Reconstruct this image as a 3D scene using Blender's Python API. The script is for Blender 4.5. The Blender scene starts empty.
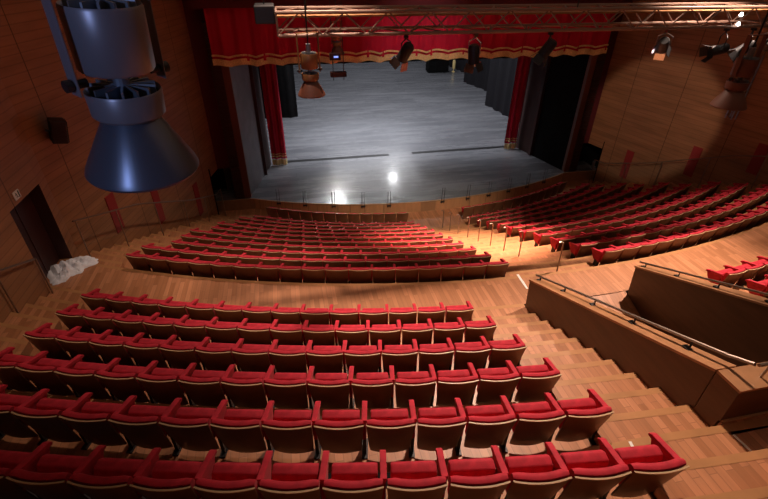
import bpy, bmesh, math, random
from mathutils import Vector, Matrix
random.seed(7)
sc = bpy.context.scene
COL = sc.collection
PI = math.pi
YC = 33.43                      # centre of curvature of the seating, on the hall axis

# ------------------------------------------------------------------ camera
F_PX, PITCH, YAW, ROLL = 444.2, .583, .211, .0105
CAM = Vector((-5.99, 0.0, 6.37))
cF = Vector((math.sin(YAW)*math.cos(PITCH), math.cos(YAW)*math.cos(PITCH), -math.sin(PITCH)))
cR0 = Vector((math.cos(YAW), -math.sin(YAW), 0)); cU0 = cR0.cross(cF)
cR = cR0*math.cos(ROLL) + cU0*math.sin(ROLL)
cU = cU0*math.cos(ROLL) - cR0*math.sin(ROLL)
cd = bpy.data.cameras.new('camera'); cam = bpy.data.objects.new('camera', cd); COL.objects.link(cam)
cd.sensor_width = 36; cd.lens = F_PX/768*36; cd.clip_end = 200; cd.clip_start = .05
M = Matrix((cR, cU, -cF)).transposed().to_4x4(); M.translation = CAM
cam.matrix_world = M
sc.camera = cam
def visible(p, m=0):            # is a world point inside the frame (used only to leave out what is never seen)
    v = Vector(p)-CAM; z = v.dot(cF)
    if z < .3: return False
    x = 384+F_PX*v.dot(cR)/z; y = 249.5-F_PX*v.dot(cU)/z
    return -m < x < 768+m and -m < y < 499+m

# ------------------------------------------------------------------ materials
def s2l(c):
    return tuple(((v/255)/12.92 if v/255 <= .04045 else ((v/255+.055)/1.055)**2.4) for v in c)
def mat(name, col, rough=.5, metal=0, spec=.5, sheen=0):
    m = bpy.data.materials.new(name); m.use_nodes = True
    b = m.node_tree.nodes['Principled BSDF']
    b.inputs['Base Color'].default_value = (*col, 1); b.inputs['Roughness'].default_value = rough
    b.inputs['Metallic'].default_value = metal; b.inputs['Specular IOR Level'].default_value = spec
    if sheen:
        b.inputs['Sheen Weight'].default_value = sheen; b.inputs['Sheen Roughness'].default_value = .4
        b.inputs['Sheen Tint'].default_value = (1,.35,.35,1)
    return m
def N(m, t, **k):
    n = m.node_tree.nodes.new(t)
    for a, v in k.items(): setattr(n, a, v)
    return n
def L(m, a, b): m.node_tree.links.new(a, b)
def bsdf(m): return m.node_tree.nodes['Principled BSDF']
def coords(m, rot=(0,0,0), scale=(1,1,1)):
    t = N(m, 'ShaderNodeTexCoord'); p = N(m, 'ShaderNodeMapping')
    p.inputs['Rotation'].default_value = rot; p.inputs['Scale'].default_value = scale
    L(m, t.outputs['Object'], p.inputs['Vector']); return p.outputs['Vector']
def noise_tint(m, col, amount=.25, scale=6, vec=None, detail=4):
    n = N(m, 'ShaderNodeTexNoise'); n.inputs['Scale'].default_value = scale; n.inputs['Detail'].default_value = detail
    L(m, vec if vec else coords(m), n.inputs['Vector'])
    r = N(m, 'ShaderNodeValToRGB'); r.color_ramp.elements[0].position = .3; r.color_ramp.elements[1].position = .7
    r.color_ramp.elements[0].color = (*[c*(1-amount) for c in col], 1)
    r.color_ramp.elements[1].color = (*[min(1, c*(1+amount)) for c in col], 1)
    L(m, n.outputs['Fac'], r.inputs['Fac']); L(m, r.outputs['Color'], bsdf(m).inputs['Base Color']); return r
def planks(name, c1, c2, width, length, rot, rough=.35, mort=.5, bump=0.0):
    m = mat(name, c1, rough)
    v = coords(m, rot)
    br = N(m, 'ShaderNodeTexBrick')
    br.inputs['Color1'].default_value = (*c1, 1); br.inputs['Color2'].default_value = (*c2, 1)
    br.inputs['Mortar'].default_value = (*[c*mort for c in c1], 1)
    br.inputs['Scale'].default_value = 1; br.inputs['Mortar Size'].default_value = .004
    br.inputs['Brick Width'].default_value = length; br.inputs['Row Height'].default_value = width
    br.inputs['Bias'].default_value = 0; br.offset = .37
    L(m, v, br.inputs['Vector'])
    n = N(m, 'ShaderNodeTexNoise'); n.inputs['Scale'].default_value = 1.2; n.inputs['Detail'].default_value = 6
    st = N(m, 'ShaderNodeMapping'); st.inputs['Scale'].default_value = (1.2, 14, 6)
    L(m, v, st.inputs['Vector']); L(m, st.outputs['Vector'], n.inputs['Vector'])
    mp = N(m, 'ShaderNodeMapRange'); mp.inputs['To Min'].default_value = .72; mp.inputs['To Max'].default_value = 1.25
    L(m, n.outputs['Fac'], mp.inputs['Value'])
    mx = N(m, 'ShaderNodeMix', data_type='RGBA', blend_type='MULTIPLY'); mx.inputs[0].default_value = 1
    L(m, br.outputs['Color'], mx.inputs[6]); L(m, mp.outputs['Result'], mx.inputs[7])
    L(m, mx.outputs[2], bsdf(m).inputs['Base Color'])
    return m
M_floor = planks('oak floor boards', (.55,.245,.118), (.37,.155,.066), .10, .75, (0,0,PI/2), .42, .6)
M_nose = mat('step nosing oak', (.46,.225,.092), .4); noise_tint(M_nose, (.46,.225,.092), .12, 3)
M_fascia = planks('stage fascia boards', (.50,.27,.13), (.43,.22,.10), .12, 3, (0,PI/2,0), .5, .6)
M_stage = mat('grey stage boards', (.2,.215,.25), .3)
def stage_mat(m):
    v = coords(m)
    st = N(m, 'ShaderNodeMapping'); st.inputs['Scale'].default_value = (.25, 1.6, 1); L(m, v, st.inputs['Vector'])
    n = N(m, 'ShaderNodeTexNoise'); n.inputs['Scale'].default_value = 1.3; n.inputs['Detail'].default_value = 8; n.inputs['Roughness'].default_value = .65
    L(m, st.outputs['Vector'], n.inputs['Vector'])
    r = N(m, 'ShaderNodeValToRGB'); r.color_ramp.elements[0].position = .3; r.color_ramp.elements[1].position = .75
    r.color_ramp.elements[0].color = (.15,.154,.175,1); r.color_ramp.elements[1].color = (.255,.26,.285,1)
    L(m, n.outputs['Fac'], r.inputs['Fac'])
    br = N(m, 'ShaderNodeTexBrick'); br.inputs['Scale'].default_value = 1; br.inputs['Brick Width'].default_value = 4
    br.inputs['Row Height'].default_value = .5; br.inputs['Mortar Size'].default_value = .012
    br.inputs['Color1'].default_value = (1,1,1,1); br.inputs['Color2'].default_value = (.86,.86,.86,1); br.inputs['Mortar'].default_value = (.6,.6,.6,1)
    L(m, v, br.inputs['Vector'])
    mx = N(m, 'ShaderNodeMix', data_type='RGBA', blend_type='MULTIPLY'); mx.inputs[0].default_value = 1
    L(m, r.outputs['Color'], mx.inputs[6]); L(m, br.outputs['Color'], mx.inputs[7]); L(m, mx.outputs[2], bsdf(m).inputs['Base Color'])
    rr = N(m, 'ShaderNodeMapRange'); rr.inputs['To Min'].default_value = .20; rr.inputs['To Max'].default_value = .34
    L(m, n.outputs['Fac'], rr.inputs['Value']); L(m, rr.outputs['Result'], bsdf(m).inputs['Roughness'])
stage_mat(M_stage)
bsdf(M_stage).inputs['Coat Weight'].default_value = .35; bsdf(M_stage).inputs['Coat Roughness'].default_value = .11
def wall_mat(name, col):
    m = mat(name, col, .55, 0, .3)
    t = N(m, 'ShaderNodeTexCoord'); sp = N(m, 'ShaderNodeSeparateXYZ'); L(m, t.outputs['Object'], sp.inputs[0])
    a = N(m, 'ShaderNodeMath', operation='FRACT'); b = N(m, 'ShaderNodeMath', operation='MULTIPLY'); b.inputs[1].default_value = 5.5
    L(m, sp.outputs['Z'], b.inputs[0]); L(m, b.outputs[0], a.inputs[0])
    g = N(m, 'ShaderNodeMath', operation='LESS_THAN'); g.inputs[1].default_value = .14; L(m, a.outputs[0], g.inputs[0])
    y = N(m, 'ShaderNodeMath', operation='FRACT'); y2 = N(m, 'ShaderNodeMath', operation='MULTIPLY'); y2.inputs[1].default_value = 1/2.35
    L(m, sp.outputs['Y'], y2.inputs[0]); L(m, y2.outputs[0], y.inputs[0])
    gy = N(m, 'ShaderNodeMath', operation='LESS_THAN'); gy.inputs[1].default_value = .012; L(m, y.outputs[0], gy.inputs[0])
    mxg = N(m, 'ShaderNodeMath', operation='MAXIMUM'); h = N(m, 'ShaderNodeMath', operation='MULTIPLY'); h.inputs[1].default_value = .35
    L(m, g.outputs[0], h.inputs[0]); L(m, h.outputs[0], mxg.inputs[0]); L(m, gy.outputs[0], mxg.inputs[1])
    n = N(m, 'ShaderNodeTexNoise'); n.inputs['Scale'].default_value = .8; n.inputs['Detail'].default_value = 5
    st = N(m, 'ShaderNodeMapping'); st.inputs['Scale'].default_value = (1,.6,5); L(m, t.outputs['Object'], st.inputs['Vector']); L(m, st.outputs['Vector'], n.inputs['Vector'])
    r = N(m, 'ShaderNodeValToRGB'); r.color_ramp.elements[0].position = .3; r.color_ramp.elements[1].position = .7
    r.color_ramp.elements[0].color = (*[c*.78 for c in col],1); r.color_ramp.elements[1].color = (*[c*1.2 for c in col],1)
    L(m, n.outputs['Fac'], r.inputs['Fac'])
    mx = N(m, 'ShaderNodeMix', data_type='RGBA'); L(m, mxg.outputs[0], mx.inputs[0]); L(m, r.outputs['Color'], mx.inputs[6])
    mx.inputs[7].default_value = (*[c*.35 for c in col],1); L(m, mx.outputs[2], bsdf(m).inputs['Base Color'])
    return m
M_wall = wall_mat('slatted cherry wood cladding', (.35,.17,.08))
M_red = mat('red plush', (.50,.022,.042), .75, 0, .25, .35); noise_tint(M_red, (.50,.022,.042), .22, 9)
M_shell = mat('seat shell wood', (.19,.08,.038), .42); noise_tint(M_shell, (.19,.08,.038), .22, 3)
M_lip = mat('plywood edge', (.55,.36,.2), .5)
M_barrier = mat('barrier veneer', (.105,.047,.022), .42); noise_tint(M_barrier, (.105,.047,.022), .18, 2, coords(M_barrier, (0,0,0), (.6,.6,5)))
M_barcap = mat('barrier cap wood', (.40,.20,.095), .35); noise_tint(M_barcap, (.40,.20,.095), .15, 5)
M_steel = mat('brushed handrail steel', (.32,.25,.2), .35, .8)
M_dark = mat('dark painted metal', (.02,.02,.022), .45, .3)
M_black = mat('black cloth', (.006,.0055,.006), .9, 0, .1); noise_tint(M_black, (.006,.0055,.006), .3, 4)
M_blackw = mat('black void paint', (.006,.006,.006), 1, 0, 0)
M_greydrape = mat('charcoal masking drape', (.016,.015,.018), .95, 0, .08)
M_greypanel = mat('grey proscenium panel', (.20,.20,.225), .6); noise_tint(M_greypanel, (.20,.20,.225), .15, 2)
M_curt = mat('crimson velvet curtain', (.52,.012,.045), .7, 0, .2, .4)
M_gold = mat('gold fringe', (.88,.62,.27), .6); noise_tint(M_gold, (.88,.62,.27), .3, 30)
M_header = mat('dark maroon header', (.10,.008,.012), .8)
M_col = mat('mahogany pilaster', (.14,.048,.028), .5)
M_col2 = mat('ribbed dark mahogany', (.035,.010,.008), .55)
M_lamp = mat('lamp housing enamel', (.23,.21,.22), .36, .35)
M_lampc = mat('lamp cone enamel', (.13,.14,.17), .33, .5)
M_fin = mat('cast aluminium fins', (.35,.38,.42), .35, .8)
M_truss = mat('aluminium truss tube', (.20,.125,.095), .5, .4)
M_chrome = mat('polished reflector', (.75,.75,.78), .2, 1)
M_cloth = mat('white cotton sheet', (.86,.89,.97), .85); noise_tint(M_cloth, (.86,.89,.97), .06, 5)
M_white = mat('white plastic', (.8,.8,.76), .5)
M_green = mat('green sign print', (.03,.10,.06), .5)
M_door = mat('dark maroon door leaf', (.045,.012,.01), .5); noise_tint(M_door, (.045,.012,.01), .2, 3)
M_redpan = mat('red wall panel felt', (.30,.025,.025), .8)
M_strip = mat('white floor strip', (.85,.83,.78), .5)
M_scuff = mat('pale worn varnish', (.46,.34,.26), .5)
M_ceil = mat('dark ceiling paint', (.06,.04,.03), .8)
M_amber = mat('amber enamel', (.33,.16,.06), .45, .3)
M_bulb = bpy.data.materials.new('lit lamp glass'); M_bulb.use_nodes = True
bsdf(M_bulb).inputs['Emission Color'].default_value = (1,.93,.85,1); bsdf(M_bulb).inputs['Emission Strength'].default_value = 6
M_blueled = bpy.data.materials.new('blue indicator'); M_blueled.use_nodes = True
bsdf(M_blueled).inputs['Emission Color'].default_value = (.15,.3,1,1); bsdf(M_blueled).inputs['Emission Strength'].default_value = 1.2
M_glass = bpy.data.materials.new('clear balustrade glass'); M_glass.use_nodes = True
def glassy(m):
    nt = m.node_tree; b = bsdf(m); b.inputs['Base Color'].default_value = (.3,.34,.33,1); b.inputs['Roughness'].default_value = .05
    t = N(m, 'ShaderNodeBsdfTransparent'); t.inputs['Color'].default_value = (.97,.985,.98,1)
    mx = N(m, 'ShaderNodeMixShader'); mx.inputs[0].default_value = .025
    L(m, t.outputs[0], mx.inputs[1]); L(m, b.outputs[0], mx.inputs[2])
    L(m, mx.outputs[0], nt.nodes['Material Output'].inputs['Surface'])
glassy(M_glass)

# ------------------------------------------------------------------ mesh helpers
class MB:
    def __init__(s): s.v=[]; s.f=[]; s.m=[]
    def add(s, vs, fs, mi=0):
        o=len(s.v); s.v += [tuple(v) for v in vs]
        for f in fs: s.f.append(tuple(i+o for i in f)); s.m.append(mi)
        return s
    def box(s, a, b, mi=0, T=None):
        (x0,y0,z0),(x1,y1,z1)=a,b
        vs=[(x0,y0,z0),(x1,y0,z0),(x1,y1,z0),(x0,y1,z0),(x0,y0,z1),(x1,y0,z1),(x1,y1,z1),(x0,y1,z1)]
        if T: vs=[tuple(T@Vector(v)) for v in vs]
        return s.add(vs,[(0,3,2,1),(4,5,6,7),(0,1,5,4),(1,2,6,5),(2,3,7,6),(3,0,4,7)],mi)
    def tube(s, pts, r, n=8, mi=0, caps=True):
        pts=[Vector(p) for p in pts]; rs=r if isinstance(r,(list,tuple)) else [r]*len(pts)
        rings=[]
        for i,p in enumerate(pts):
            d=(pts[min(i+1,len(pts)-1)]-pts[max(i-1,0)]).normalized()
            a=d.cross(Vector((0,0,1)));
            if a.length<.05: a=d.cross(Vector((1,0,0)))
            a.normalize(); b=d.cross(a)
            rings.append([p+(a*math.cos(2*PI*k/n)+b*math.sin(2*PI*k/n))*rs[i] for k in range(n)])
        o=len(s.v); s.v+=[tuple(q) for R in rings for q in R]
        for i in range(len(rings)-1):
            for k in range(n):
                s.f.append((o+i*n+k,o+i*n+(k+1)%n,o+(i+1)*n+(k+1)%n,o+(i+1)*n+k)); s.m.append(mi)
        if caps:
            s.f.append(tuple(o+k for k in range(n))[::-1]); s.m.append(mi)
            s.f.append(tuple(o+(len(rings)-1)*n+k for k in range(n))); s.m.append(mi)
        return s
    def lathe(s, prof, n=40, T=None, mi=0):      # prof: (r, z) list
        o=len(s.v)
        for r,z in prof:
            for k in range(n):
                p=Vector((r*math.cos(2*PI*k/n), r*math.sin(2*PI*k/n), z)); s.v.append(tuple(T@p if T else p))
        for i in range(len(prof)-1):
            for k in range(n):
                s.f.append((o+i*n+k,o+i*n+(k+1)%n,o+(i+1)*n+(k+1)%n,o+(i+1)*n+k)); s.m.append(mi)
        return s
    def prism(s, poly, x0, x1, mi=0):            # poly in (y,z), extruded along x
        n=len(poly); vs=[(x0,y,z) for y,z in poly]+[(x1,y,z) for y,z in poly]
        return s.add(vs,[tuple(range(n))[::-1],tuple(range(n,2*n))]+[(i,(i+1)%n,n+(i+1)%n,n+i) for i in range(n)],mi)
    def build(s, name, mats, parent=None, smooth=False, bevel=0):
        me=bpy.data.meshes.new(name); me.from_pydata(s.v,[],s.f)
        if not isinstance(mats,(list,tuple)): mats=[mats]
        for m in mats: me.materials.append(m)
        for p,mi in zip(me.polygons,s.m): p.material_index=mi
        bm=bmesh.new(); bm.from_mesh(me); bmesh.ops.recalc_face_normals(bm, faces=bm.faces)
        if bevel: bmesh.ops.bevel(bm, geom=[e for e in bm.edges if len(e.link_faces)==2 and e.calc_face_angle(0)>.5], offset=bevel, segments=2, profile=.5, affect='EDGES')
        bm.to_mesh(me); bm.free()
        if smooth:
            for p in me.polygons: p.use_smooth=True
            try: me.set_sharp_from_angle(angle=math.radians(40))
            except Exception: pass
        o=bpy.data.objects.new(name,me); COL.objects.link(o)
        if parent: o.parent=parent
        return o
def tag(o,label,cat,group=None,kind=None):
    o['label']=label; o['category']=cat
    if group: o['group']=group
    if kind: o['kind']=kind
    return o
def thing(name,label,cat,loc=(0,0,0),rz=0,group=None):
    o=bpy.data.objects.new(name,None); COL.objects.link(o); o.location=loc; o.rotation_euler=(0,0,rz)
    o.empty_display_size=.1
    return tag(o,label,cat,group)
def struct(mb,name,mats,**k):
    o=mb.build(name,mats,**k); o['kind']='structure'; return o
def copy_tree(root):
    r=root.copy(); COL.objects.link(r)
    for ch in root.children:
        c=ch.copy(); COL.objects.link(c); c.parent=r
        for g in ch.children:
            d=g.copy(); COL.objects.link(d); d.parent=c
    return r
ORD=['first','second','third','fourth','fifth','sixth','seventh','eighth','ninth','tenth','eleventh','twelfth','thirteenth','fourteenth','fifteenth','sixteenth','seventeenth','eighteenth']

# ------------------------------------------------------------------ levels of the seating
def Rf(j): return 25.70-.893*j           # back radius of front-block row j (0 = at the cross aisle)
def zf(j): return -.38-.382*j
def Rn(k): return 27.62+.861*k           # back radius of near-block row k (0 = at the cross aisle)
def zn(k): return -.06+.363*k
ZFLOOR = zf(9)                           # flat floor before the stage
ZS = -3.30                               # stage floor
def yarc(R,x): return YC-math.sqrt(max(R*R-x*x,0))

# floor -------------------------------------------------------------
fl=MB(); NOSING=.09
def sector(R0,R1,z,x0,x1,zlow,clip=None,n=None,ylo=None):
    """tread between radius R0 (stage side) and R1, from x0 to x1, riser on the stage side down to zlow"""
    n=n or max(2,int(abs(x1-x0)/.6)+1)
    xs=[x0+(x1-x0)*i/n for i in range(n+1)]
    ya=[yarc(R0,x) if R0 is not None else ylo for x in xs]; yb=[yarc(R1,x) for x in xs]
    if clip is not None: ya=[min(a,clip) for a in ya]; yb=[min(b,clip) for b in yb]
    vs=[(x,a,z) for x,a in zip(xs,ya)]+[(x,b,z) for x,b in zip(xs,yb)]+[(x,a,zlow) for x,a in zip(xs,ya)]
    m=n+1; fs=[]
    for i in range(n):
        fs.append((i,i+1,m+i+1,m+i)); fs.append((i,2*m+i,2*m+i+1,i+1))
    fl.add(vs,fs)
    g=[(x,a+.004,z+.003) for x,a in zip(xs,ya)]+[(x,a-NOSING,z+.003) for x,a in zip(xs,ya)]+[(x,a+.004,z-.02) for x,a in zip(xs,ya)]
    fl.add(g,[(i,i+1,m+i+1,m+i) for i in range(n)]+[(i,2*m+i,2*m+i+1,i+1) for i in range(n)],1)
    # side faces
    fl.add([(x0,ya[0],zlow),(x0,yb[0],zlow),(x0,yb[0],z),(x0,ya[0],z)],[(0,1,2,3)])
    fl.add([(x1,ya[-1],zlow),(x1,yb[-1],zlow),(x1,yb[-1],z),(x1,ya[-1],z)],[(0,1,2,3)])
XW=12.6
NOSE=.05
# front flat floor
fl.add([(-XW,yarc(Rf(9)+NOSE,0)-1,ZFLOOR),(XW,yarc(Rf(9)+NOSE,0)-1,ZFLOOR),(XW,24,ZFLOOR),(-XW,24,ZFLOOR)],[(0,1,2,3)])
for j in range(8,-1,-1):
    sector(Rf(j+1)+NOSE,Rf(j)+NOSE,zf(j),-XW,XW,zf(j+1))
    for (a,b) in ((-1.22,1.22),(-XW,-9.2 if j>5 else -10.55),(9.2 if j>5 else 10.55,XW)):
        sector(Rf(j+1)+NOSE-.42,Rf(j+1)+NOSE,zf(j+1)+.191,a,b,zf(j+1))
sector(Rf(0)+NOSE-.42,Rf(0)+NOSE,zf(0)+.191,-1.22,1.22,zf(0))
sector(Rf(0)+NOSE-.42,Rf(0)+NOSE,zf(0)+.191,-XW,-10.55,zf(0)); sector(Rf(0)+NOSE-.42,Rf(0)+NOSE,zf(0)+.191,10.55,XW,zf(0))
# cross aisle (z=0) with the row-A floor behind it, left and right of the passage
NR=NOSE+.02
sector(Rf(0)+NOSE,26.75,0,-XW,XW,zf(0))
for (a,b) in ((-XW,-1.39),(1.39,XW)):
    sector(26.74,Rn(0)+NR,0,a,b,-.2)
    for k in range(1,5): sector(Rn(k-1)+NR,Rn(k)+NR,.363*k,a,b,.363*(k-1))
for k in range(5,9):
    sector(Rn(k-1)+NR,Rn(k)+NR,.363*k,-XW,XW,.363*(k-1),clip=2.38 if k==5 else None)
for k in range(1,8):
    hi=-1.40 if k<5 else 2.9
    for (a,b) in ((-2.78,hi),(-XW,-10.7),(1.40 if k<5 else 2.9,2.8+.12)):
        sector(Rn(k-1)+NR-.43,Rn(k-1)+NR,.363*(k-1)+.18,a,b,.363*(k-1),clip=2.38 if a==-2.78 and k==5 and False else None)
# passage going down between the barriers
fl.add([(-1.138,6.735,-.001),(1.138,6.735,-.001),(1.138,5.85,-.30),(-1.138,5.85,-.30),(1.138,2.6,-4.2),(-1.138,2.6,-4.2)],[(0,1,2,3),(3,2,4,5)])
fl.box((-1.40,2.2,1.44),(1.40,2.40,1.815))
struct(fl,'floor',[M_floor,M_nose])

# stage -------------------------------------------------------------
def yst(x):
    ax=abs(x)
    return 37.2-math.sqrt(19.2**2-x*x) if ax<8.1 else 19.80
xs=[-10.2+.3*i for i in range(69)]
sg=MB(); n=len(xs)
sg.add([(x,yst(x)+.06,ZS) for x in xs]+[(x,24.0,ZS) for x in xs],[(i,i+1,n+i+1,n+i) for i in range(n-1)])
sg.add([(-14,24,ZS),(15,24,ZS),(15,54,ZS),(-14,54,ZS)],[(0,1,2,3)])
o=struct(sg,'floor_stage',M_stage)
fs=MB()
fs.add([(x,yst(x),ZFLOOR-.02) for x in xs]+[(x,yst(x),ZS+.005) for x in xs]+[(x,yst(x)+.07,ZS+.005) for x in xs],[(i,i+1,n+i+1,n+i) for i in range(n-1)]+[(n+i,n+i+1,2*n+i+1,2*n+i) for i in range(n-1)])
struct(fs,'trim_stage_fascia',M_fascia)
tr=MB(); tr.box((-7.1,24.0,ZS+.002),(-.6,24.28,ZS+.012)); tr.box((.8,24.0,ZS+.002),(7.1,24.28,ZS+.012))  # dark strips paint the shadow line at the curtain onto the floor
struct(tr,'trim_curtain_shadow_strip',M_dark)

# walls -------------------------------------------------------------
ZC=9.0
def xw(y): return 11.70 if y<11 else 11.8-(y-10.8)*.236
def wallseg(s,segs,name):
    w=MB()
    for (ya,yb,z0,z1) in segs:
        w.add([(s*xw(ya),ya,z0),(s*xw(yb),yb,z0),(s*xw(yb),yb,z1),(s*xw(ya),ya,z1)],[(0,1,2,3)])
    return struct(w,name,M_wall)
def holes(s,door):
    segs=[(-4,11,-1,ZC)] if not door else [(-4,9.2,-1,ZC),(9.2,10.55,2.03,ZC),(10.55,11,-1,ZC)]
    y=11
    while y<19.4: y2=min(y+1.2,19.45); segs.append((y,y2,-5,ZC)); y=y2
    segs+= [(19.45,21.0,-1.90,ZC),(19.45,21.0,-5,ZS-.6),(21.0,22.4,-5,ZC)]
    return segs
wallseg(-1,holes(-1,True),'wall_left'); wallseg(1,holes(1,False),'wall_right')
w=MB(); w.box((-13,-4.1,-1),(13,-4,ZC)); struct(w,'wall_back',M_wall)
w=MB(); w.box((-13,-4.2,ZC),(13,21,ZC+.1)); struct(w,'ceiling',M_ceil)
# stage house
w=MB(); w.box((-14.1,20.4,-5),(-14,54,ZC)); w.box((15,20.4,-5),(15.1,54,ZC)); struct(w,'wall_stage_sides',M_blackw)
w=MB(); w.box((-14,54,-5),(15,54.1,ZC)); struct(w,'wall_stage_back',M_greydrape)
w=MB(); w.box((-14.1,20.4,ZC),(15.1,54.1,ZC+.1)); struct(w,'ceiling_stage',M_blackw)
w=MB(); w.box((-14,20.5,-5),(-9.4,20.6,ZC)) if False else None
w.box((-13,20.35,4.0),(13,20.5,ZC)); struct(w,'wall_header',M_header)
w=MB(); w.box((-9.2,19.5,4.72),(9.2,19.66,ZC)); struct(w,'trim_header_beam',M_header)
# dark doorways beside the proscenium
for i,s in ((1,-1),(2,1)):
    d=MB()
    a=(s*(xw(19.45)+.02),19.45); b=(s*(xw(21)+.02),21.0)
    d.box((min(s*9.5,s*11.4),19.3,ZFLOOR-.3),(max(s*9.5,s*11.4),21.2,ZFLOOR-.28))
    d.add([(s*11.4,19.3,-4.6),(s*11.4,21.2,-4.6),(s*11.4,21.2,-1.5),(s*11.4,19.3,-1.5)],[(0,1,2,3)])
    d.add([(s*9.4,21.15,-4.6),(s*11.4,21.15,-4.6),(s*11.4,21.15,-1.5),(s*9.4,21.15,-1.5)],[(0,1,2,3)])
    d.add([(s*9.72,19.4,-4.6),(s*11.4,19.4,-4.6),(s*11.4,19.4,-1.5),(s*9.72,19.4,-1.5)],[(0,1,2,3)])
    d.add([(s*9.8,19.46,-1.6),(s*11.4,19.46,-1.6),(s*11.4,21.2,-1.6),(s*9.5,21.2,-1.6)],[(0,1,2,3)])
    o=struct(d,'door_%d'%i,M_blackw)
    k=MB(); k.box((s*10.1-.12,20.1,-3.55),(s*10.1+.12,20.3,-3.2)); k.box((s*10.1-.05,20.15,-3.2),(s*10.1+.05,20.25,-2.9))
    k.box((s*10.1-.03,20.17,-4.16),(s*10.1+.03,20.23,-3.5))
    tag(k.build('stand_box',M_fin),'small grey metal box glimpsed in dark doorway %s of the stage'%('left' if s<0 else 'right'),'box')
# auditorium door, left wall
d=MB(); X0=-11.74
d.add([(X0-.25,9.2,0),(X0-.25,10.55,0),(X0-.25,10.55,2.03),(X0-.25,9.2,2.03)],[(0,1,2,3)])
for y in (9.2,10.55): d.add([(X0-.25,y,0),(X0+.04,y,0),(X0+.04,y,2.03),(X0-.25,y,2.03)],[(0,1,2,3)])
d.add([(X0-.25,9.2,2.03),(X0-.25,10.55,2.03),(X0+.04,10.55,2.03),(X0+.04,9.2,2.03)],[(0,1,2,3)])
d.box((X0-.245,9.865,.02),(X0-.235,9.885,2.0))
o=struct(d,'door_3',M_door)
# columns, grey panels at both sides of the stage opening
ti=1
for s in (-1,1):
    c=MB()
    xo,xi=8.93,8.22
    c.box((min(s*xo,s*(xo-.42)),19.95,ZS),(max(s*xo,s*(xo-.42)),20.35,4.2),1)
    z=ZS+.1
    while z<4: c.box((min(s*(xo-.02),s*(xo-.40)),19.90,z),(max(s*(xo-.02),s*(xo-.40)),19.96,z+.09),1); z+=.2
    c.box((min(s*(xo-.42),s*xi),19.98,ZS),(max(s*(xo-.42),s*xi),20.35,4.2),0)
    struct(c,'trim_%d'%ti,[M_col,M_col2]); ti+=1
    p=MB()
    p.add([(s*8.22,20.2,ZS),(s*7.62,22.6,ZS),(s*7.62,22.6,5),(s*8.22,20.2,5)],[(0,1,2,3)])
    struct(p,'trim_%d'%ti,M_greypanel if s<0 else M_black); ti+=1  # right panel set to black instead of grey, its shade put into the colour
    p=MB(); p.add([(s*7.62,22.6,ZS),(s*7.3,23.9,ZS),(s*7.3,23.9,5),(s*7.62,22.6,5)],[(0,1,2,3)])
    p.add([(s*7.3,23.95,ZS),(s*14,23.95,ZS),(s*14,23.95,5),(s*7.3,23.95,5)],[(0,1,2,3)])
    p.box((min(s*7.5,s*7.66),22.5,ZS),(max(s*7.5,s*7.66),22.75,5))
    struct(p,'trim_%d'%ti,M_col2); ti+=1
    p=MB(); p.add([(s*8.9,20.36,-1.9),(s*9.6,20.36,-1.9),(s*9.6,20.36,ZC),(s*8.9,20.36,ZC)],[(0,1,2,3)])
    struct(p,'trim_%d'%ti,M_header); ti+=1

# curtains ------------------------------------------------------------
def drape(path,z0,z1,amp,freq,mb,mi=0,step=.05,scallop=0):
    """folded cloth along a plan path"""
    pts=[]; acc=0
    for (a,b) in zip(path[:-1],path[1:]):
        a=Vector(a); b=Vector(b); Ln=(b-a).length; d=(b-a)/Ln; nrm=Vector((-d.y,d.x)); k=max(1,int(Ln/step))
        for i in range(k+(b==Vector(path[-1]))):
            s=Ln*i/k; u=acc+s
            off=amp*(math.sin(u*freq)+.35*math.sin(u*freq*2.3+1))
            pts.append(((a+d*s+nrm*off),u))
        acc+=Ln
    n=len(pts); vs=[]
    zb=[z0+(scallop*abs(math.sin(u*2.6)) if scallop else 0) for _,u in pts]
    vs=[(p.x,p.y,zb[i]) for i,(p,u) in enumerate(pts)]+[(p.x,p.y,z1) for p,u in pts]
    mb.add(vs,[(i,i+1,n+i+1,n+i) for i in range(n-1)],mi)
    return pts
def fringe(path,z0,h,amp,freq,mb,off=.03,step=.05,mi=1,scallop=0):
    q=[(a[0],a[1]-off) for a in path]
    pts=drape(q,z0,z0+h,amp,freq,mb,mi,step)
VY=19.80; VZ=2.60
vt=thing('stage_valance','long crimson valance with gold fringe hanging across the top of the stage','curtain',(0,VY,VZ))
def rel(mb,o):
    mb.v=[(x-o[0],y-o[1],z-o[2]) for x,y,z in mb.v]; return mb
m=MB(); drape([(-8.76,VY),(8.74,VY)],VZ+.22,5.3,.045,9,m); rel(m,(0,VY,VZ)).build('valance_cloth',M_curt,vt,smooth=True)
m=MB(); xs=[-8.78+.05*i for i in range(352)]
def fy(x): return VY-.05+.045*math.sin((x+8.9)*9)
zb=[VZ-.0+.09*abs(math.sin(x*3.1))for x in xs]
for x0i in range(len(xs)-1):
    x,x2=xs[x0i],xs[x0i+1]
    m.add([(x,fy(x),zb[x0i]),(x2,fy(x2),zb[x0i+1]),(x2,fy(x2),zb[x0i+1]+.24),(x,fy(x),zb[x0i]+.24)],[(0,1,2,3)])
rel(m,(0,VY,VZ)).build('gold_fringe',M_gold,vt)
m=MB()
for x0i in range(len(xs)-1):
    x,x2=xs[x0i],xs[x0i+1]
    m.add([(x,fy(x)-.01,zb[x0i]+.33),(x2,fy(x2)-.01,zb[x0i+1]+.33),(x2,fy(x2)-.01,zb[x0i+1]+.40),(x,fy(x)-.01,zb[x0i]+.40)],[(0,1,2,3)])
rel(m,(0,VY,VZ)).build('gold_braid',M_gold,vt)
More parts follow.
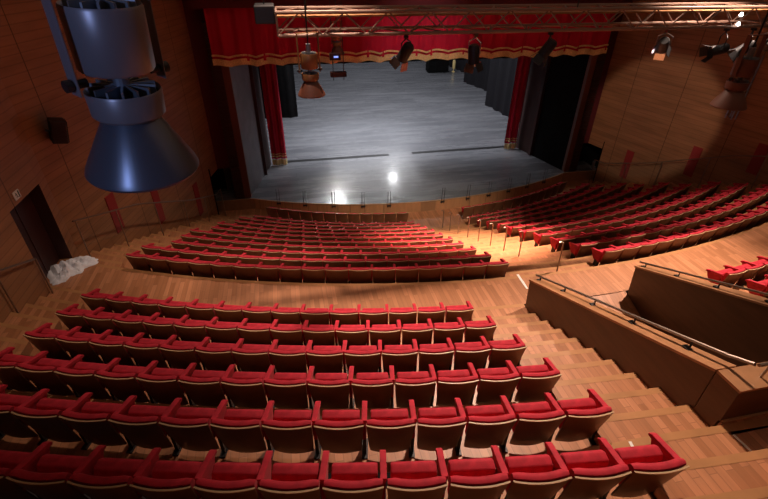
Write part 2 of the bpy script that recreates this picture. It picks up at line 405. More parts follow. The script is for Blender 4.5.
for s,wd in ((-1,'left'),(1,'right')):
    t=thing('house_curtain','crimson house curtain with gold hem at the %s of the stage opening'%wd,'curtain',(s*6.85,23.7,ZS+.02),0,'house curtains')
    a,b=sorted((s*7.22,s*6.42))
    m=MB(); drape([(a,23.75),(b,23.75)],ZS+.36,6,.06,17,m,0,.02); rel(m,(s*6.85,23.7,ZS+.02)).build('curtain_cloth',M_curt,t,smooth=True)
    m=MB(); drape([(a,23.70),(b,23.70)],ZS+.02,ZS+.36,.06,17,m,0,.02); rel(m,(s*6.85,23.7,ZS+.02)).build('gold_hem',M_gold,t,smooth=True)
    m=MB(); drape([(a,23.69),(b,23.69)],ZS+.50,ZS+.56,.06,17,m,0,.02); drape([(a,23.69),(b,23.69)],ZS+.64,ZS+.68,.06,17,m,0,.02)
    rel(m,(s*6.85,23.7,ZS+.02)).build('gold_braid',M_gold,t,smooth=True)
def leg(name,label,path,z1=8.5,mt=None):
    m=MB(); drape(path,ZS+.01,z1,.10,5,m,0,.12); c=path[0]; rel(m,(c[0],c[1],ZS))
    o=m.build(name,mt or M_greydrape,smooth=True); o.location=(c[0],c[1],ZS); tag(o,label,'curtain')
leg('masking_drape','black masking drape hanging just inside the left red curtain',[(-9.5,32.4),(-5.45,32.4)],mt=M_black)
leg('masking_drape','dark masking drape along right side of the stage, nearest the audience',[(9.75,27.5),(9.5,29.5),(9.1,33.3)])
leg('masking_drape','dark masking drape along right side of the stage, behind the nearest one',[(11.2,34.5),(10.85,37.5),(10.05,40.6)])
leg('masking_drape','narrow dark drape at far right of the stage, farthest upstage',[(12.2,42),(11.5,44.6),(10.9,49)])
m=MB(); drape([(-9,24.35),(9,24.35)],1.75,8.9,.05,7,m,0,.08); rel(m,(0,24.35,1.75))  # unseen border, added to keep the stage bank light off the apron
o=m.build('shading_border',M_black,smooth=True); o.location=(0,24.35,1.75); tag(o,'unseen black border drape added behind the valance to shade the apron','curtain')
leg('masking_drape','black drape closing the back of the stage',[(-13,53),(14,53)],mt=M_black)
bx=thing('equipment_case','black equipment case standing far upstage under the valance','case',(8.95,45.2,ZS))
m=MB(); m.box((-1.05,-.5,.1),(1.05,.5,1.9)); m.build('case_body',M_black,bx,bevel=.03)
m=MB()
for x in (-.9,.9):
    for y in (-.4,.4): m.tube([(x-.04,y,.06),(x+.04,y,.06)],.06,10)
m.build('caster_wheels',M_dark,bx)
gl=thing('stage_lantern','small golden lantern standing on stage right of the black case','lantern',(10.6,44.9,ZS))
m=MB(); m.lathe([(0,0),(.16,0),(.16,.06),(.05,.1),(.05,.3),(.14,.35),(.16,1.0),(.1,1.15),(0,1.2)],12); m.build('lantern_body',M_gold,gl,smooth=True)

# seats -------------------------------------------------------------
W=.545
def plan(x): return .038*(x/.24)**2
def shell_mb():
    m=MB(); nx,nz=8,5
    def P(i,k,t):
        u=-1+2*i/nx; f=k/nz; z=.09+.68*f; hw=.225+.040*f**.8
        return (u*hw, plan(u*.24)+.12*(1-f)+t, z)
    for t,flip in ((0,0),(.016,1)):
        vs=[P(i,k,t) for k in range(nz+1) for i in range(nx+1)]
        m.add(vs,[(k*(nx+1)+i,k*(nx+1)+i+1,(k+1)*(nx+1)+i+1,(k+1)*(nx+1)+i) for k in range(nz) for i in range(nx)])
    # edges: top lip is the pale plywood edge
    for i in range(nx):
        m.add([P(i,nz,-.003),P(i+1,nz,-.003),P(i+1,nz,.014),P(i,nz,.014)],[(0,1,2,3)],1)
        a,b=P(i,nz,-.004),P(i+1,nz,-.004); m.add([a,b,(b[0],b[1],b[2]-.011),(a[0],a[1],a[2]-.011)],[(0,1,2,3)],1)
        m.add([P(i,0,0),P(i+1,0,0),P(i+1,0,.016),P(i,0,.016)],[(0,1,2,3)])
    for k in range(nz):
        for i in (0,nx): m.add([P(i,k,0),P(i,k+1,0),P(i,k+1,.016),P(i,k,.016)],[(0,1,2,3)])
    return m
def cushion_back_mb():
    m=MB(); nx=8
    prof=[(.018,.36),(.018,.76),(.028,.780),(.055,.79),(.085,.783),(.10,.76),(.105,.60),(.10,.40),(.085,.36)]
    R=[]
    for i in range(nx+1):
        u=-1+2*i/nx; 
        row=[]
        for (y,z) in prof:
            f=(z-.20)/.6; hw=(.222+.035*min(1,max(0,f))**.8); e=1 if abs(u)<.99 else .8
            row.append((u*hw, plan(u*.24)+.12*(1-f)*.9+.018+(y-.018)*e, z if abs(u)<.99 else z-.01))
        R.append(row)
    n=len(prof); vs=[p for r in R for p in r]
    m.add(vs,[(i*n+k,(i+1)*n+k,(i+1)*n+(k+1)%n,i*n+(k+1)%n) for i in range(nx) for k in range(n)]+[tuple(range(n)),tuple(nx*n+k for k in range(n))[::-1]])
    return m
def seat_cushion_mb():
    m=MB(); hw=.216
    m.prism([(.18,.42),(.29,.34),(.375,.50),(.38,.585),(.335,.625),(.245,.612)],-hw,hw); return m
def panel_mb(x0=.2465,x1=.2865):
    m=MB(); m.prism([(.15,.50),(.135,.66),(.15,.680),(.46,.590),(.48,.56),(.43,.45),(.34,.34),(.14,.34)],x0,x1)
    c=(x0+x1)/2; m.prism([(.155,.64),(.155,.695),(.475,.605),(.512,.570),(.505,.545),(.465,.545)],c-.031,c+.031); return m
def leg_mb(x=.2665):
    m=MB(); m.box((x-.02,.16,.015),(x+.02,.30,.345)); m.box((x-.035,.10,0),(x+.035,.36,.018)); return m
def low(mb,k=.93):
    mb.v=[(x,y,z*k) for x,y,z in mb.v]; return mb
def make_seat(extra):
    t=bpy.data.objects.new('auditorium_seat',None); COL.objects.link(t); t.empty_display_size=.1
    low(shell_mb()).build('back_shell',[M_shell,M_lip],t,smooth=True)
    low(cushion_back_mb()).build('back_cushion',M_red,t,smooth=True)
    low(seat_cushion_mb()).build('seat_cushion',M_red,t,smooth=True,bevel=.018)
    low(panel_mb()).build('armrest_panel',M_red,t,bevel=.006); low(leg_mb()).build('pedestal_leg',M_dark,t)
    if extra:
        low(panel_mb(-.2865,-.2465)).build('armrest_panel',M_red,t,bevel=.006); leg_mb(-.2665).build('pedestal_leg',M_dark,t)
    return t
P0=make_seat(False); P1=make_seat(True); used={id(P0):False,id(P1):False}
def place(R,phi,z,extra,label,group):
    proto=P1 if extra else P0
    if not used[id(proto)]: o=proto; used[id(proto)]=True
    else: o=copy_tree(proto)
    o.location=(R*math.sin(phi),YC-R*math.cos(phi),z); o.rotation_euler=(0,0,phi)
    tag(o,label,'seat',group); return o
nseat=0
def anyvis(R,phi,z):
    for (rr,dz) in ((0,.8),(-.5,.6),(-.1,.35)):
        for dp in (-.27,.27):
            p=phi+dp/R
            if visible(((R+rr)*math.sin(p),YC-(R+rr)*math.cos(p),z+dz),2): return True
    return False
rown=['lowest','second','third','fourth','fifth','topmost']
for k in range(6):
    R=Rn(k); dp=.549/(R-.5); end=-[2.86,2.83,2.79,2.80,2.76,2.725][k]/(R-.495)+.006*0
    for i in range(14):
        phi=end-dp*(i+.5)
        if not anyvis(R,phi,.363*k): continue
        place(R,phi,.363*k,i==13,'red plush folding seat, %s from the stairs, %s row of the near block'%(ORD[i],rown[k]),'seats of the near block'); nseat+=1
    for i in range(14):
        phi=-end+dp*(i+.5)
        if not anyvis(R,phi,.363*k) : continue
        place(R,phi,.363*k,i==0,'red plush seat, %s from the far barrier, %s row right of the stairwell'%(ORD[i],rown[k]),'seats right of the barriers'); nseat+=1
NL=[17,17,16,16,16,15,15,14,14,13]; NRr=[18,17,17,16,16,16,15,15,14,14]
NR_=[18,17,17,17,16,16,15,15,14,14]
stuffmb=[MB(),MB(),MB(),MB()]
def low_seat(R,phi,z,plain=False):
    c,s=math.cos(phi),math.sin(phi); ox,oy=R*s,YC-R*c
    T=Matrix(((c,-s,0,ox),(s,c,0,oy),(0,0,1,z),(0,0,0,1)))
    for src,dst in ((LS[0],0),(LS[2] if plain else LS[1],1)):
        m=stuffmb[dst]; o=len(m.v); m.v+=[tuple(T@Vector(v)) for v in src.v]
        for f,mi in zip(src.f,src.m): m.f.append(tuple(i+o for i in f)); m.m.append(mi)
LS=[low(shell_mb()),MB()]
for q in (low(cushion_back_mb()),low(seat_cushion_mb()),low(panel_mb())): LS[1].add(q.v,q.f)
LS.append(low(seat_cushion_mb()))
rowname=['last','second last','third last','fourth last','fifth last','sixth last','seventh last']
side_done=0
for j in range(10):
    R=Rf(j); dp=W/R
    for s,cnt,blk in ((-1,NL[j],'left'),(1,NR_[j],'right')):
        for i in range(cnt):
            phi=s*(1.28/R+dp*(i+.5))
            if not anyvis(R,phi,zf(j)): continue
            if j<=5 or (j==6 and s<0 and nseat<299):
                place(R,phi,zf(j),(i==cnt-1) if s<0 else (i==0),
                    'red folding seat, %s from centre stairs, %s row, %s front block'%(ORD[i],rowname[j],blk),'seats of the %s front block'%blk); nseat+=1
            else: low_seat(R,phi,zf(j))
# short front rows, on the flat floor
R10=Rf(10)
for s,cnt in ((-1,12),(1,12)):
    for i in range(cnt):
        phi=s*(1.30/R10+W/R10*(i+.5)); low_seat(R10,phi,zf(9),True)
m=MB()
m.v=list(stuffmb[0].v); m.f=list(stuffmb[0].f); m.m=list(stuffmb[0].m)
m.add(stuffmb[1].v,stuffmb[1].f,2)
o=m.build('distant_auditorium_seats',[M_shell,M_lip,M_red],smooth=True)
tag(o,'distant rows of small red seats nearest the stage','seats',None,'stuff')
print('individual seats',nseat)

# barriers and handrails --------------------------------------------
def barrier(x0,x1,label):
    t=thing('stair_barrier',label,'barrier',((x0+x1)/2,6.6,0))
    O=((x0+x1)/2,6.6,0)
    def zt(y): return .70+(6.64-y)*(2.36-.70)/(6.64-2.70)
    m=MB(); m.prism([(6.62,-.05),(6.68,.66),(2.70,zt(2.70)-.04),(2.70,-4.3),(6.60,-4.3)],x0,x1)
    rel(m,O).build('barrier_panel',M_barrier,t)
    m=MB(); m.prism([(6.70,.66),(6.70,.70),(2.70,zt(2.70)),(2.70,zt(2.70)-.04)],x0-.015,x1+.015)
    rel(m,O).build('barrier_cap',M_barcap,t)
    return t,zt
def rail_on(t,x,zt,O,end):
    m=MB(); pts=[(x,6.72,zt(6.72)+.11),(x,2.78,zt(2.78)+.16)]
    pts+=end; m.tube(pts,.022,8); rel(m,O).build('handrail',M_steel,t,smooth=True)
    for y in (6.55,5.75,4.95,4.1,3.2):
        b=MB(); b.tube([(x,y,zt(y)-.0),(x,y,zt(y)+.12)],.014,6); b.box((x-.04,y-.07,zt(y)-.005),(x+.04,y+.07,zt(y)+.018))
        rel(b,O).build('rail_bracket',M_dark,t)
t1,zt=barrier(-1.40,-1.14,'brown wooden stair barrier with steel handrail beside the near seats')
rail_on(t1,-1.25,zt,(-1.27,6.6,0),[(-1.22,2.50,2.62)])
t2,zt=barrier(1.14,1.40,'second brown wooden stair barrier, right of the stairwell')
rail_on(t2,1.25,zt,(1.27,6.6,0),[(1.22,2.50,2.62)])
t3=thing('cross_parapet','low wooden parapet joining the two barriers above the stairwell','parapet',(0,2.5,1.815))
m=MB(); m.box((-1.40,2.38,1.46),(1.40,2.69,2.33)); rel(m,(0,2.5,1.815)).build('parapet_body',M_barrier,t3)
m=MB(); m.box((-1.41,2.37,2.33),(1.41,2.68,2.365)); rel(m,(0,2.5,1.815)).build('parapet_cap',M_barcap,t3)
m=MB(); m.tube([(-1.19,2.48,2.62),(1.19,2.48,2.62)],.022,8)
for x in (-1.0,0,1.0): m.tube([(x,2.5,2.36),(x,2.48,2.62)],.014,6)
rel(m,(0,2.5,1.815)).build('handrail',M_steel,t3,smooth=True)
m=MB(); m.box((-1.38,2.355,1.816),(1.38,2.379,1.84)); rel(m,(0,2.5,1.815)).build('base_strip',M_lip,t3)

# centre stairs posts
ys=[7.72,9.5,10.38,11.28,12.2,13.12,14.05,14.95,15.8]
def zfloor(y):
    R=YC-y
    if R>Rf(0)+NOSE: return 0
    j=0
    while j<9 and R<Rf(j+1)+NOSE: j+=1
    z=zf(j)
    if R>Rf(j)+NOSE-.42: z+=.191
    return z
for i,y in enumerate(ys):
    z0=zfloor(y); zt0=max(z0+.72,-.05+.85-.428*(y-7.72))-z0
    t=thing('stair_post','slim steel grab post on the centre stairs, %s counted from the cross aisle'%ORD[i],'post',(0,y,z0),0,'grab posts on the centre stairs')
    m=MB(); m.tube([(0,0,0),(0,.05,zt0-.03),(-.03,.05,zt0),(-.12,.05,zt0)],.018,8); m.build('post_tube',M_steel,t,smooth=True)
    m=MB(); m.lathe([(0,0),(.055,0),(.055,.012),(0,.014)],14); m.build('base_plate',M_steel,t)

# side handrails
def side_rail(s,label):
    pts=[(11.45,10.75,.92),(11.2,11.9,.5),(10.82,13.35,0),(10.42,14.9,-.75),(10.06,16.45,-1.5),(9.5,18.6,-2.35),(9.42,19.35,-2.45)]
    O=(s*11.45,10.75,0)
    t=thing('side_handrail',label,'handrail',O)
    m=MB(); m.tube([(s*x,y,z) for x,y,z in pts],.022,8); rel(m,O).build('rail_tube',M_steel,t,smooth=True)
    P=[]
    for (x,y) in ((11.42,10.8),(11.08,12.35),(10.62,14.1),(10.2,15.9),(9.8,17.5),(9.42,19.3)):
        R=math.hypot(x,YC-y); z0=0 if R>Rf(0)+NOSE else ZFLOOR
        for j in range(9,-1,-1):
            if R<=Rf(j)+NOSE: z0=zf(j)+(.191 if R>Rf(j)+NOSE-.42 else 0); break
        for a,b in zip(pts[:-1],pts[1:]):
            if a[1]-.001<=y<=b[1]: zt_=a[2]+(b[2]-a[2])*(y-a[1])/(b[1]-a[1])
        m=MB(); m.tube([(s*x,y,z0),(s*x,y,zt_)],.018,6); rel(m,O).build('rail_post',M_steel,t); P.append((x,y,z0,zt_))
    for a,b in zip(P[:-1],P[1:]):
        m=MB(); g=[(s*a[0],a[1]+.05,a[3]-.75),(s*b[0],b[1]-.05,b[3]-.75),(s*b[0],b[1]-.05,b[3]-.06),(s*a[0],a[1]+.05,a[3]-.06)]
        m.add(g+[(q[0]+.012,q[1],q[2]) for q in g],[(0,1,2,3),(7,6,5,4),(0,4,5,1),(1,5,6,2),(2,6,7,3),(3,7,4,0)])
        rel(m,O).build('glass_panel',M_glass,t)
side_rail(-1,'steel handrail with glass panels along the left wall steps, front')
side_rail(1,'thin steel handrail with glass panels along the right wall')
O=(-11.62,9.1,0)
t=thing('side_handrail','short steel handrail rising beside the near rows, left of white sheet','handrail',O)
m=MB(); m.tube([(-11.64,9.12,.93),(-11.6,8.1,1.38),(-11.55,5,2.75)],.022,8); rel(m,O).build('rail_tube',M_steel,t,smooth=True)
for y,z0,z1 in ((9.12,0,.93),(7.9,.0,1.52),(6.6,.363,2.06),(5.3,.90,2.6)):
    m=MB(); m.tube([(-11.62,y,z0),(-11.62,y,z1)],.018,6); rel(m,O).build('rail_post',M_steel,t)

# stage edge balustrade ---------------------------------------------
bx_=[-8.0,-6.9,-5.75,-4.45,-3.1,-1.9,-.6,.7,2.0,3.15,4.3,5.45,6.6,7.7]
bx_=[-6.95,-5.75,-4.45,-3.1,-1.9,.7,2.0,3.15,4.3,5.45,6.6]
t=thing('stage_balustrade','faint glass balustrade on thin paired posts along the stage edge','balustrade',(0,18,ZS))
O=(0,18,ZS)
for x in bx_:
    m=MB()
    for d in (-.06,.06):
        m.tube([(x+d,yst(x)-.04,ZS-.18),(x+d,yst(x)-.04,ZS+.66)],.011,6)
    m.box((x-.1,yst(x)-.05,ZS-.12),(x+.1,yst(x)+.0,ZS-.06)); rel(m,O).build('paired_post',M_dark,t)
for a,b in zip(bx_[:-1],bx_[1:]):
    g=[(a+.09,yst(a)-.04,ZS-.02),(b-.09,yst(b)-.04,ZS-.02),(b-.09,yst(b)-.04,ZS+.6),(a+.09,yst(a)-.04,ZS+.6)]
    m=MB(); m.add(g+[(q[0],q[1]+.012,q[2]) for q in g],[(0,1,2,3),(7,6,5,4),(0,4,5,1),(1,5,6,2),(2,6,7,3),(3,7,4,0)])
    rel(m,O).build('glass_panel',M_glass,t)

# wall fittings -----------------------------------------------------
def wallquad(s,y0,y1,z0,z1,off,th):
    """thin slab lying on the side wall"""
    m=MB(); a=[(s*(xw(y0)-off),y0),(s*(xw(y1)-off),y1)]; b=[(s*(xw(y0)-off-th),y0),(s*(xw(y1)-off-th),y1)]
    vs=[(a[0][0],a[0][1],z0),(a[1][0],a[1][1],z0),(a[1][0],a[1][1],z1),(a[0][0],a[0][1],z1),(b[0][0],b[0][1],z0),(b[1][0],b[1][1],z0),(b[1][0],b[1][1],z1),(b[0][0],b[0][1],z1)]
    m.add(vs,[(0,1,2,3),(7,6,5,4),(0,4,5,1),(1,5,6,2),(2,6,7,3),(3,7,4,0)]); return m
pn=['nearest the door','middle of the three','nearest the stage']
for s,wd in ((-1,'left'),(1,'right')):
    for i,(y,z0,z1) in enumerate(((12.8,-.55,.62),(14.98,-1.55,-.25),(17.85,-2.85,-1.45))):
        nm=pn[i] if s<0 else ['farthest right in view','middle of the three','nearest the stage'][i]
        m=wallquad(s,y-.19,y+.19,z0,z1,.002,.025)
        tag(m.build('wall_panel',M_redpan),'red upright panel low on the %s wall, %s'%(wd,nm),'panel','red panels on the %s wall'%wd)
# exit sign above door
es=thing('exit_sign','small white exit sign above the dark door on the left wall','sign',(-11.69,9.62,2.18))
m=MB(); m.box((0,-.17,-.09),(.03,.17,.17)); m.build('sign_plate',M_white,es,bevel=.005); es.scale=(.7,.66,.66)
m=MB()
m.tube([(.034,-.07,.125),(.034,-.068,.127)],.022,8)
for a,b in (((-.06,.10),(-.03,.03)),((-.03,.03),(.02,-.05)),((-.03,.03),(-.09,-.03)),((-.05,.09),(.01,.06)),((-.055,.09),(-.10,.05))):
    m.tube([(.034,a[0],a[1]),(.034,b[0],b[1])],.009,6)
m.box((.030,.06,-.07),(.033,.13,.14)); m.build('sign_figure',M_green,es)
# black loudspeaker on left wall
sp=thing('wall_speaker','black loudspeaker mounted high on the left wood wall','speaker',(-11.56,11.44,2.95))
m=MB(); m.box((.08,-.19,-.27),(.40,.19,.27)); m.build('speaker_cabinet',M_dark,sp,bevel=.03)
m=MB(); m.box((.40,-.16,-.24),(.415,.16,.24)); m.build('grille',M_black,sp)
m=MB(); m.tube([(.0,0,0),(.1,0,0)],.03,8); m.build('wall_bracket',M_dark,sp); sp.rotation_euler=(0,math.radians(12),.5)
# white sheet
from mathutils import noise
ctr=[(-12.3+.55,10.32),(-11.5,9.45),(-11.72,9.5)]
out=[(-11.66,9.98),(-11.5,9.42),(-11.25,9.45),(-11.0,9.62),(-10.75,9.75),(-10.62,9.95),(-10.38,10.12),(-10.3,10.32),(-10.45,10.5),(-10.8,10.62),(-11.12,10.6),(-11.4,10.42),(-11.55,10.3)]
def in_poly(x,y,P):
    c=False; n=len(P); j=n-1
    for i in range(n):
        if (P[i][1]>y)!=(P[j][1]>y) and x<(P[j][0]-P[i][0])*(y-P[i][1])/(P[j][1]-P[i][1])+P[i][0]: c=not c
        j=i
    return c
SHEET_PX=[(-12.25, 10.24), (-11.96, 10.23), (-11.78, 10.41), (-11.63, 10.56), (-11.28, 10.53), (-11.07, 10.38), (-11.0, 10.17), (-11.25, 10.0), (-11.24, 9.83), (-11.46, 9.71), (-11.5, 9.52), (-11.71, 9.41), (-11.84, 9.55)]
out=SHEET_PX
m=MB(); cx=sum(p[0] for p in out)/len(out); cy=sum(p[1] for p in out)/len(out); RN=12; outl=[]
for a,b in zip(out,out[1:]+out[:1]):
    for k in range(6): outl.append((a[0]+(b[0]-a[0])*k/6,a[1]+(b[1]-a[1])*k/6))
nn=len(outl); vs=[]
for r in range(RN+1):
    f=1-r/RN
    for i,(x,y) in enumerate(outl):
        w_=1+.03*math.sin(i*1.7)*f
        px,py=cx+(x-cx)*f*w_,cy+(y-cy)*f*w_
        h=.012+ (1-f**3)*(.05+.26*abs(noise.noise(Vector((px*4+py*3,py*9,1))))+.05*noise.noise(Vector((px*16,py*16,4))))
        if r==0: h=.004
        vs.append((px-cx,py-cy,max(.004,h)))
m.add(vs,[(r*nn+i,r*nn+(i+1)%nn,(r+1)*nn+(i+1)%nn,(r+1)*nn+i) for r in range(RN) for i in range(nn)])
o=m.build('dust_sheet',M_cloth,smooth=True); o.location=(cx,cy,0); tag(o,'crumpled white sheet lying on the floor by the left door','sheet')
# white strips on the floor
def strip(name,p,q,wd,z,label,mt=None):
    p=Vector(p); q=Vector(q); d=(q-p).normalized(); n_=Vector((-d.y,d.x))*wd/2
    m=MB(); g=[p+n_,q+n_,q-n_,p-n_]; m.add([(a.x-p.x,a.y-p.y,0) for a in g]+[(a.x-p.x,a.y-p.y,.004) for a in g],[(0,3,2,1),(4,5,6,7),(0,1,5,4),(1,2,6,5),(2,3,7,6),(3,0,4,7)])
    o=m.build(name,mt or M_strip); o.location=(p.x,p.y,z+.002); return tag(o,label,'tape')
strip('floor_strip',(-1.03,7.76),(-1.06,7.20),.06,0,'white strip on cross aisle floor before the barrier')

strip('floor_strip',(-2.62,2.36),(-2.66,2.12),.035,1.815,'short white tape strip on the step beside the topmost near seat')
strip('floor_strip',(-1.39,2.2),(-1.37,1.98),.03,1.815,'short thin white tape strip on floor before the wooden parapet')
strip('scuff_patch',(-1.95,2.75),(-1.80,2.75),.16,1.09+.363,'pale worn square on a stair tread near the barrier end',M_scuff)
strip('scuff_patch',(-1.62,4.5),(-1.42,4.5),.14,.726,'pale worn square on a stair tread halfway up the near stairs',M_scuff)
place(Rn(5)+.36,-.0445,1.815,True,'dark red seat end just visible at right edge behind the parapet','seat at the picture edge')
# truss -------------------------------------------------------------
TX0,TX1=-6.05,9.5; YN,YF=8.9,9.7; ZB,ZT=5.17,5.54
t=thing('lighting_truss','long box lighting truss hanging across the hall before the stage','truss',(0,9.3,ZB)); O=(0,9.3,ZB)
m=MB()
for y in (YN,YF):
    for z in (ZB,ZT): m.tube([(TX0,y,z),(TX1,y,z)],.032,8)
rel(m,O).build('chord_tubes',M_truss,t,smooth=True)
m=MB(); P=.8; x=TX0
while x<TX1-.1:
    for y in (YN,YF):
        m.tube([(x,y,ZB),(x+P/2,y,ZT)],.014,6); m.tube([(x+P/2,y,ZT),(x+P,y,ZB)],.014,6)
    for z in (ZB,ZT):
        m.tube([(x,YN,z),(x+P/2,YF,z)],.014,6); m.tube([(x+P/2,YF,z),(x+P,YN,z)],.014,6)
    x+=P
for x in (TX0,TX1):
    for y in (YN,YF): m.tube([(x,y,ZB),(x,y,ZT)],.02,6)
    for z in (ZB,ZT): m.tube([(x,YN,z),(x,YF,z)],.02,6)
rel(m,O).build('lattice_bracing',M_truss,t)
m=MB()
m.box((TX0,9.08,ZT-.10),(TX1,9.5,ZT-.07)); rel(m,O).build('cable_tray',M_amber,t)
m=MB()
for x in (-5.5,0,6):
    m=MB(); m.tube([(x,9.3,ZT-.07),(x,9.3,ZC)],.012,6); rel(m,O).build('suspension_cable',M_dark,t)
m=MB(); m.box((-6.42,9.0,ZB+.18),(-6.07,9.6,ZT+.10)); m.box((-6.26,9.28,ZT+.1),(-6.23,9.31,ZC)); o=m.build('truss_junction_box',M_dark,bevel=.02); tag(o,'black electrical box at the left end of the lighting truss','box')
# vertical ladder truss on right wall
vt2=thing('wall_ladder_truss','short upright lattice truss fixed to the right wall','truss',(10.75,14.2,1.2)); O=(10.75,14.2,1.2)
m=MB()
for dy in (-.13,.13):
    for dx in (0,.2): m.tube([(10.75+dx,14.2+dy,1.2),(10.75+dx,14.2+dy,3.5)],.028,6)
rel(m,O).build('uprights',M_fin,vt2)
m=MB(); z=1.2
while z<3.4: m.tube([(10.75,14.07,z),(10.75,14.33,z+.14)],.012,6); m.tube([(10.75,14.33,z+.14),(10.75,14.07,z+.28)],.012,6); z+=.28
for zz in (1.25,3.4): m.tube([(10.8,14.2,zz),(11.02,14.2,zz)],.02,6)
rel(m,O).build('lattice_bracing',M_truss,vt2)

# pendants ----------------------------------------------------------
def pendant(loc,label,tilt=(0,0,0),top=ZC,rz=0,mb=None,mc=None):
    """housing hung in a yoke: cylinder, cooling ring, flared cone; loc = centre of the cone mouth"""
    t=thing('house_pendant',label,'lamp',loc,0,'house pendants'); t.rotation_euler=tilt
    c=MB(); c.lathe([(.0,.25),(.098,.25),(.107,.238),(.221,.035),(.229,.012),(.222,0),(.214,.006),(.098,.225),(0,.235)],56); c.build('reflector_cone',mc or M_lampc,t,smooth=True)
    r=MB(); r.lathe([(0,.245),(.125,.245),(.137,.257),(.141,.345),(.137,.353),(.130,.345),(.126,.30),(0,.29)],56); r.build('cooling_ring',mb or M_lamp,t,smooth=True)
    f=MB()
    for k in range(14):
        a=2*PI*k/14; T=Matrix.Rotation(a,4,'Z'); f.box((.02,-.004,.28),(.120,.004,.37),0,T)
    f.lathe([(0,.28),(.03,.28),(.03,.43),(0,.43)],16); f.build('cooling_fins',M_fin,t,smooth=False)
    h=MB(); h.lathe([(0,.425),(.127,.425),(.136,.437),(.138,.645),(.134,.655),(.124,.645),(.120,.60),(0,.59)],56); h.build('lamp_housing',mb or M_lamp,t,smooth=True)
    f=MB()
    for k in range(14):
        a=2*PI*k/14; T=Matrix.Rotation(a,4,'Z'); f.box((.03,-.004,.59),(.117,.004,.67),0,T)
    f.lathe([(0,.59),(.04,.59),(.04,.79),(0,.79)],16); f.build('top_fins',M_fin,t)
    T=Matrix.Rotation(rz,4,'Z')
    for sx in (-1,1):
        y=MB(); a,b=sorted((sx*.172,sx*.179)); y.box((a,-.03,.36),(b,.03,.95),0,T)
        p0=T@Vector((sx*.13,0,.40)); p1=T@Vector((sx*.186,0,.40)); arm=y.build('yoke_arm',mb or M_lamp,t,bevel=.003)
        k=MB(); k.tube([p0,p1],.016,12); k.tube([p1,p1+(p1-p0)*.4],.022,12); k.build('tilt_knob',M_dark,arm)
    y=MB(); y.box((-.179,-.03,.94),(.179,.03,.95),0,T); y.build('yoke_bridge',mb or M_lamp,t)
    y=MB(); y.tube([(0,0,.78),(0,0,top-loc[2])],.012,8); y.build('suspension_rod',M_dark,t)
    return t
pendant((-6.650,2.03,5.572),'large blue-grey pendant lamp close to the viewer, upper left',(math.radians(4),math.radians(3.2),0),ZC+.0,.8)
pendant((-5.60,7.72,4.42),'amber and maroon pendant lamp hanging over the stage left curtain',(0,0,0),ZC,.3,M_amber,M_col)
pendant((-4.3,15.3,3.75),'small distant amber pendant lamp hanging before the valance',(0,0,0),ZC,.6,M_amber,M_col)
pendant((.22,5.35,4.60),'dark maroon pendant lamp hanging before the right wall',(0,0,0),ZC,.2,M_col,M_col)
# dimmer box by pendant 3
m=MB(); m.box((-4.75,13.2,3.5),(-4.30,13.4,3.62)); m.box((-4.68,13.28,3.4),(-4.66,13.3,ZC)); m.box((-4.38,13.28,3.4),(-4.36,13.3,ZC)); m.box((-4.75,13.2,3.95),(-4.45,13.4,4.12))
o=m.build('hanging_control_box',M_col2,bevel=0); tag(o,'dark hanging bracket with blue light beside the amber pendants','bracket')
m=MB(); m.box((-.06,-.01,-.02),(.06,.01,.02)); b=m.build('blue_light',M_blueled,o); b.location=(-4.58,13.18,4.04)
# spotlights
def spotlight(x,dirv,label,lit=False,bright=False,y=8.90,L_=.34,zt=ZB,zc=4.85):
    t=thing('stage_spotlight',label,'spotlight',(x,y,zc),0,'spotlights under the truss')
    d=Vector(dirv).normalized(); q=d.to_track_quat('Z','Y').to_matrix().to_4x4()
    b=MB(); b.lathe([(0,-L_/2),(.08,-L_/2),(.108,-L_/2+.04),(.112,L_/2-.02),(.118,L_/2),(.106,L_/2),(.10,L_/2-.04),(0,L_/2-.06)],18,q); b.build('lamp_body',M_dark,t,smooth=True)
    g=MB(); g.lathe([(0,L_/2-.05),(.084,L_/2-.03)],18,q); g.build('lens',M_bulb if lit else M_chrome,t)
    for a in range(4):
        bd=MB(); T=q@Matrix.Rotation(a*PI/2,4,'Z')@Matrix.Translation((0,.11,L_/2))@Matrix.Rotation(math.radians(-25),4,'X')
        bd.box((-.10,-.003,0),(.10,.003,.16),0,T); bd.build('barn_door',M_chrome if (lit and a%2==0) or bright else M_dark,t)
    side=d.cross(Vector((0,0,1))).normalized()
    yk=MB(); top=Vector((0,0,zt-zc-.09))
    yk.tube([side*.13,side*.14+top*.7,top,-side*.14+top*.7,-side*.13],.014,6); yk.tube([top,top+Vector((0,0,.03))],.02,6)
    yk.box((-.035,-.045,zt-zc-.08),(.035,.045,zt-zc-.033)); yk.build('yoke_clamp',M_chrome if lit else M_dark,t)
    return t
spotlight(-3.70,(-.35,.45,-.8),'black spotlight under truss, leftmost, tilted left over the stage',bright=True)
spotlight(-2.31,(.15,.1,-1),'black spotlight with bright reflector under truss, second from left',True,zc=4.78)
spotlight(-.72,(-.35,.3,-.8),'black spotlight under truss before the right red curtain')
spotlight(1.97,(.55,.6,-.6),'black spotlight under truss lighting the right wood wall',True)
spotlight(3.45,(-.9,.3,-.3),'black spotlight in right cluster, pointing left',zc=4.72)
spotlight(4.15,(-.5,.4,-.6),'black spotlight in right cluster, in the middle',zc=4.74)
spotlight(4.72,(.7,.3,.25),'black spotlight in right cluster, at the picture edge',zc=4.80)
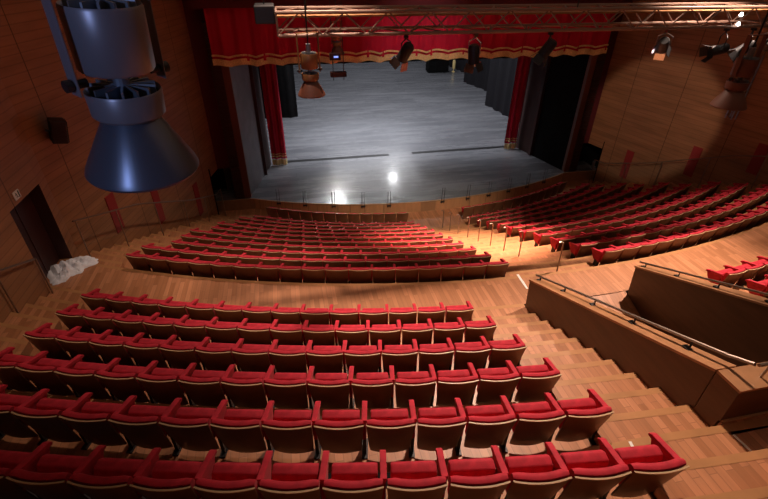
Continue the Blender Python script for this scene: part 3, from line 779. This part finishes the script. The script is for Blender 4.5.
for x,z in ((3.62,5.22),(3.60,5.40)):
    m=MB(); m.lathe([(0,-.035),(.03,-.02),(.045,.0),(.03,.02),(.02,.05),(0,.05)],12); o=m.build('work_bulb',M_bulb,smooth=True); o.location=(x,YN-.06,z)
    tag(o,'small bright white bulb on truss above right cluster, %s one'%('lower' if z<5.3 else 'upper'),'bulb','bulbs on the truss')

# ------------------------------------------------------------------ light
def area(name,loc,target,size,energy,col=(1,1,1),spread=None,sy=None):
    d=bpy.data.lights.new(name,'AREA'); d.energy=energy; d.color=col; d.size=size
    if sy: d.shape='RECTANGLE'; d.size_y=sy
    if spread: d.spread=math.radians(spread)
    o=bpy.data.objects.new(name,d); COL.objects.link(o); o.location=loc
    o.rotation_euler=(Vector(target)-Vector(loc)).to_track_quat('-Z','Y').to_euler(); return o
def spot(name,loc,target,energy,angle,blend=.6,col=(1,1,1),r=.12):
    d=bpy.data.lights.new(name,'SPOT'); d.energy=energy; d.color=col; d.spot_size=math.radians(angle); d.spot_blend=blend; d.shadow_soft_size=r
    o=bpy.data.objects.new(name,d); COL.objects.link(o); o.location=loc
    o.rotation_euler=(Vector(target)-Vector(loc)).to_track_quat('-Z','Y').to_euler(); return o
WARM=(1,.73,.58)
# house downlights in the ceiling
spot('house_light_front',(1.5,11.0,8.7),(-.6,11.6,-1),21000,38,1,(1,.60,.47),.12)
spot('house_light_aisle',(4.2,9.2,8.7),(2.0,7.6,0),6200,60,.9,WARM,.12)
spot('house_light_aisle_left',(-5.2,9.6,8.8),(-5.6,8.0,0),2600,52,1,WARM,.12)
spot('house_light_near',(-1.2,9.2,8.8),(-3.0,3.6,1),4200,56,.9,WARM,.2)
spot('house_light_left',(-6.4,7.5,8.8),(-8.2,7.4,0),800,75,1,WARM,.12)
spot('house_light_right',(7.5,11,8.8),(6.9,9.8,-1),2000,46,1,WARM,.12)
spot('house_light_left_front',(-6.5,13.0,8.8),(-7.2,12.5,-1),1500,70,1,WARM,.12)
spot('truss_wash',(.6,9.3,4.95),(-.6,17.9,-3.8),2600,50,1,(1,.80,.62),.1)
spot('wall_spot',(1.97,9.1,4.7),(10.25,17.3,.3),2600,27,.35,WARM,.05)
spot('valance_spot',(-.5,12,8.2),(-.3,19.8,3.2),800,34,1,(1,.8,.78),.1)
area('hall_fill',(0,8,8.85),(0,8,0),16,130,(1,.66,.46))
# stage lights over the grid
area('stage_bank_front',(0,26.8,7.8),(0,27,ZS),9,1150,(.96,.96,1),None,3)
area('stage_bank_mid',(1,33,8),(1,34,ZS),10,850,(.96,.96,1),None,6)
area('stage_bank_back',(3,48,8),(3,48,ZS),10,520,(.96,.96,1),None,8)
spot('stage_top_spot',(-1.5,27.5,8.4),(-1.8,27,ZS),3000,56,1,(.95,.97,1),.3)
spot('stage_backlight_a',(-3.15,29.7,3.2),(-4.2,18.2,ZS),1300,34,1,(1,.98,.95),.12)
spot('stage_backlight_b',(2.1,34.4,2.9),(-.95,20.8,ZS),190,32,1,(.97,.98,1),.38)
# unseen blue source behind the camera, added to light the near pendant
spot('pendant_blue_fill',(-7.9,-1.2,6.6),(-6.7,2.1,5.9),110,40,.8,(.36,.5,1),.1)

w=bpy.data.worlds.new('world'); sc.world=w; w.use_nodes=True
w.node_tree.nodes['Background'].inputs['Color'].default_value=(.02,.012,.01,1); w.node_tree.nodes['Background'].inputs['Strength'].default_value=.5
sc.view_settings.view_transform='Standard'; sc.view_settings.look='None'; sc.view_settings.exposure=.18; sc.view_settings.gamma=1
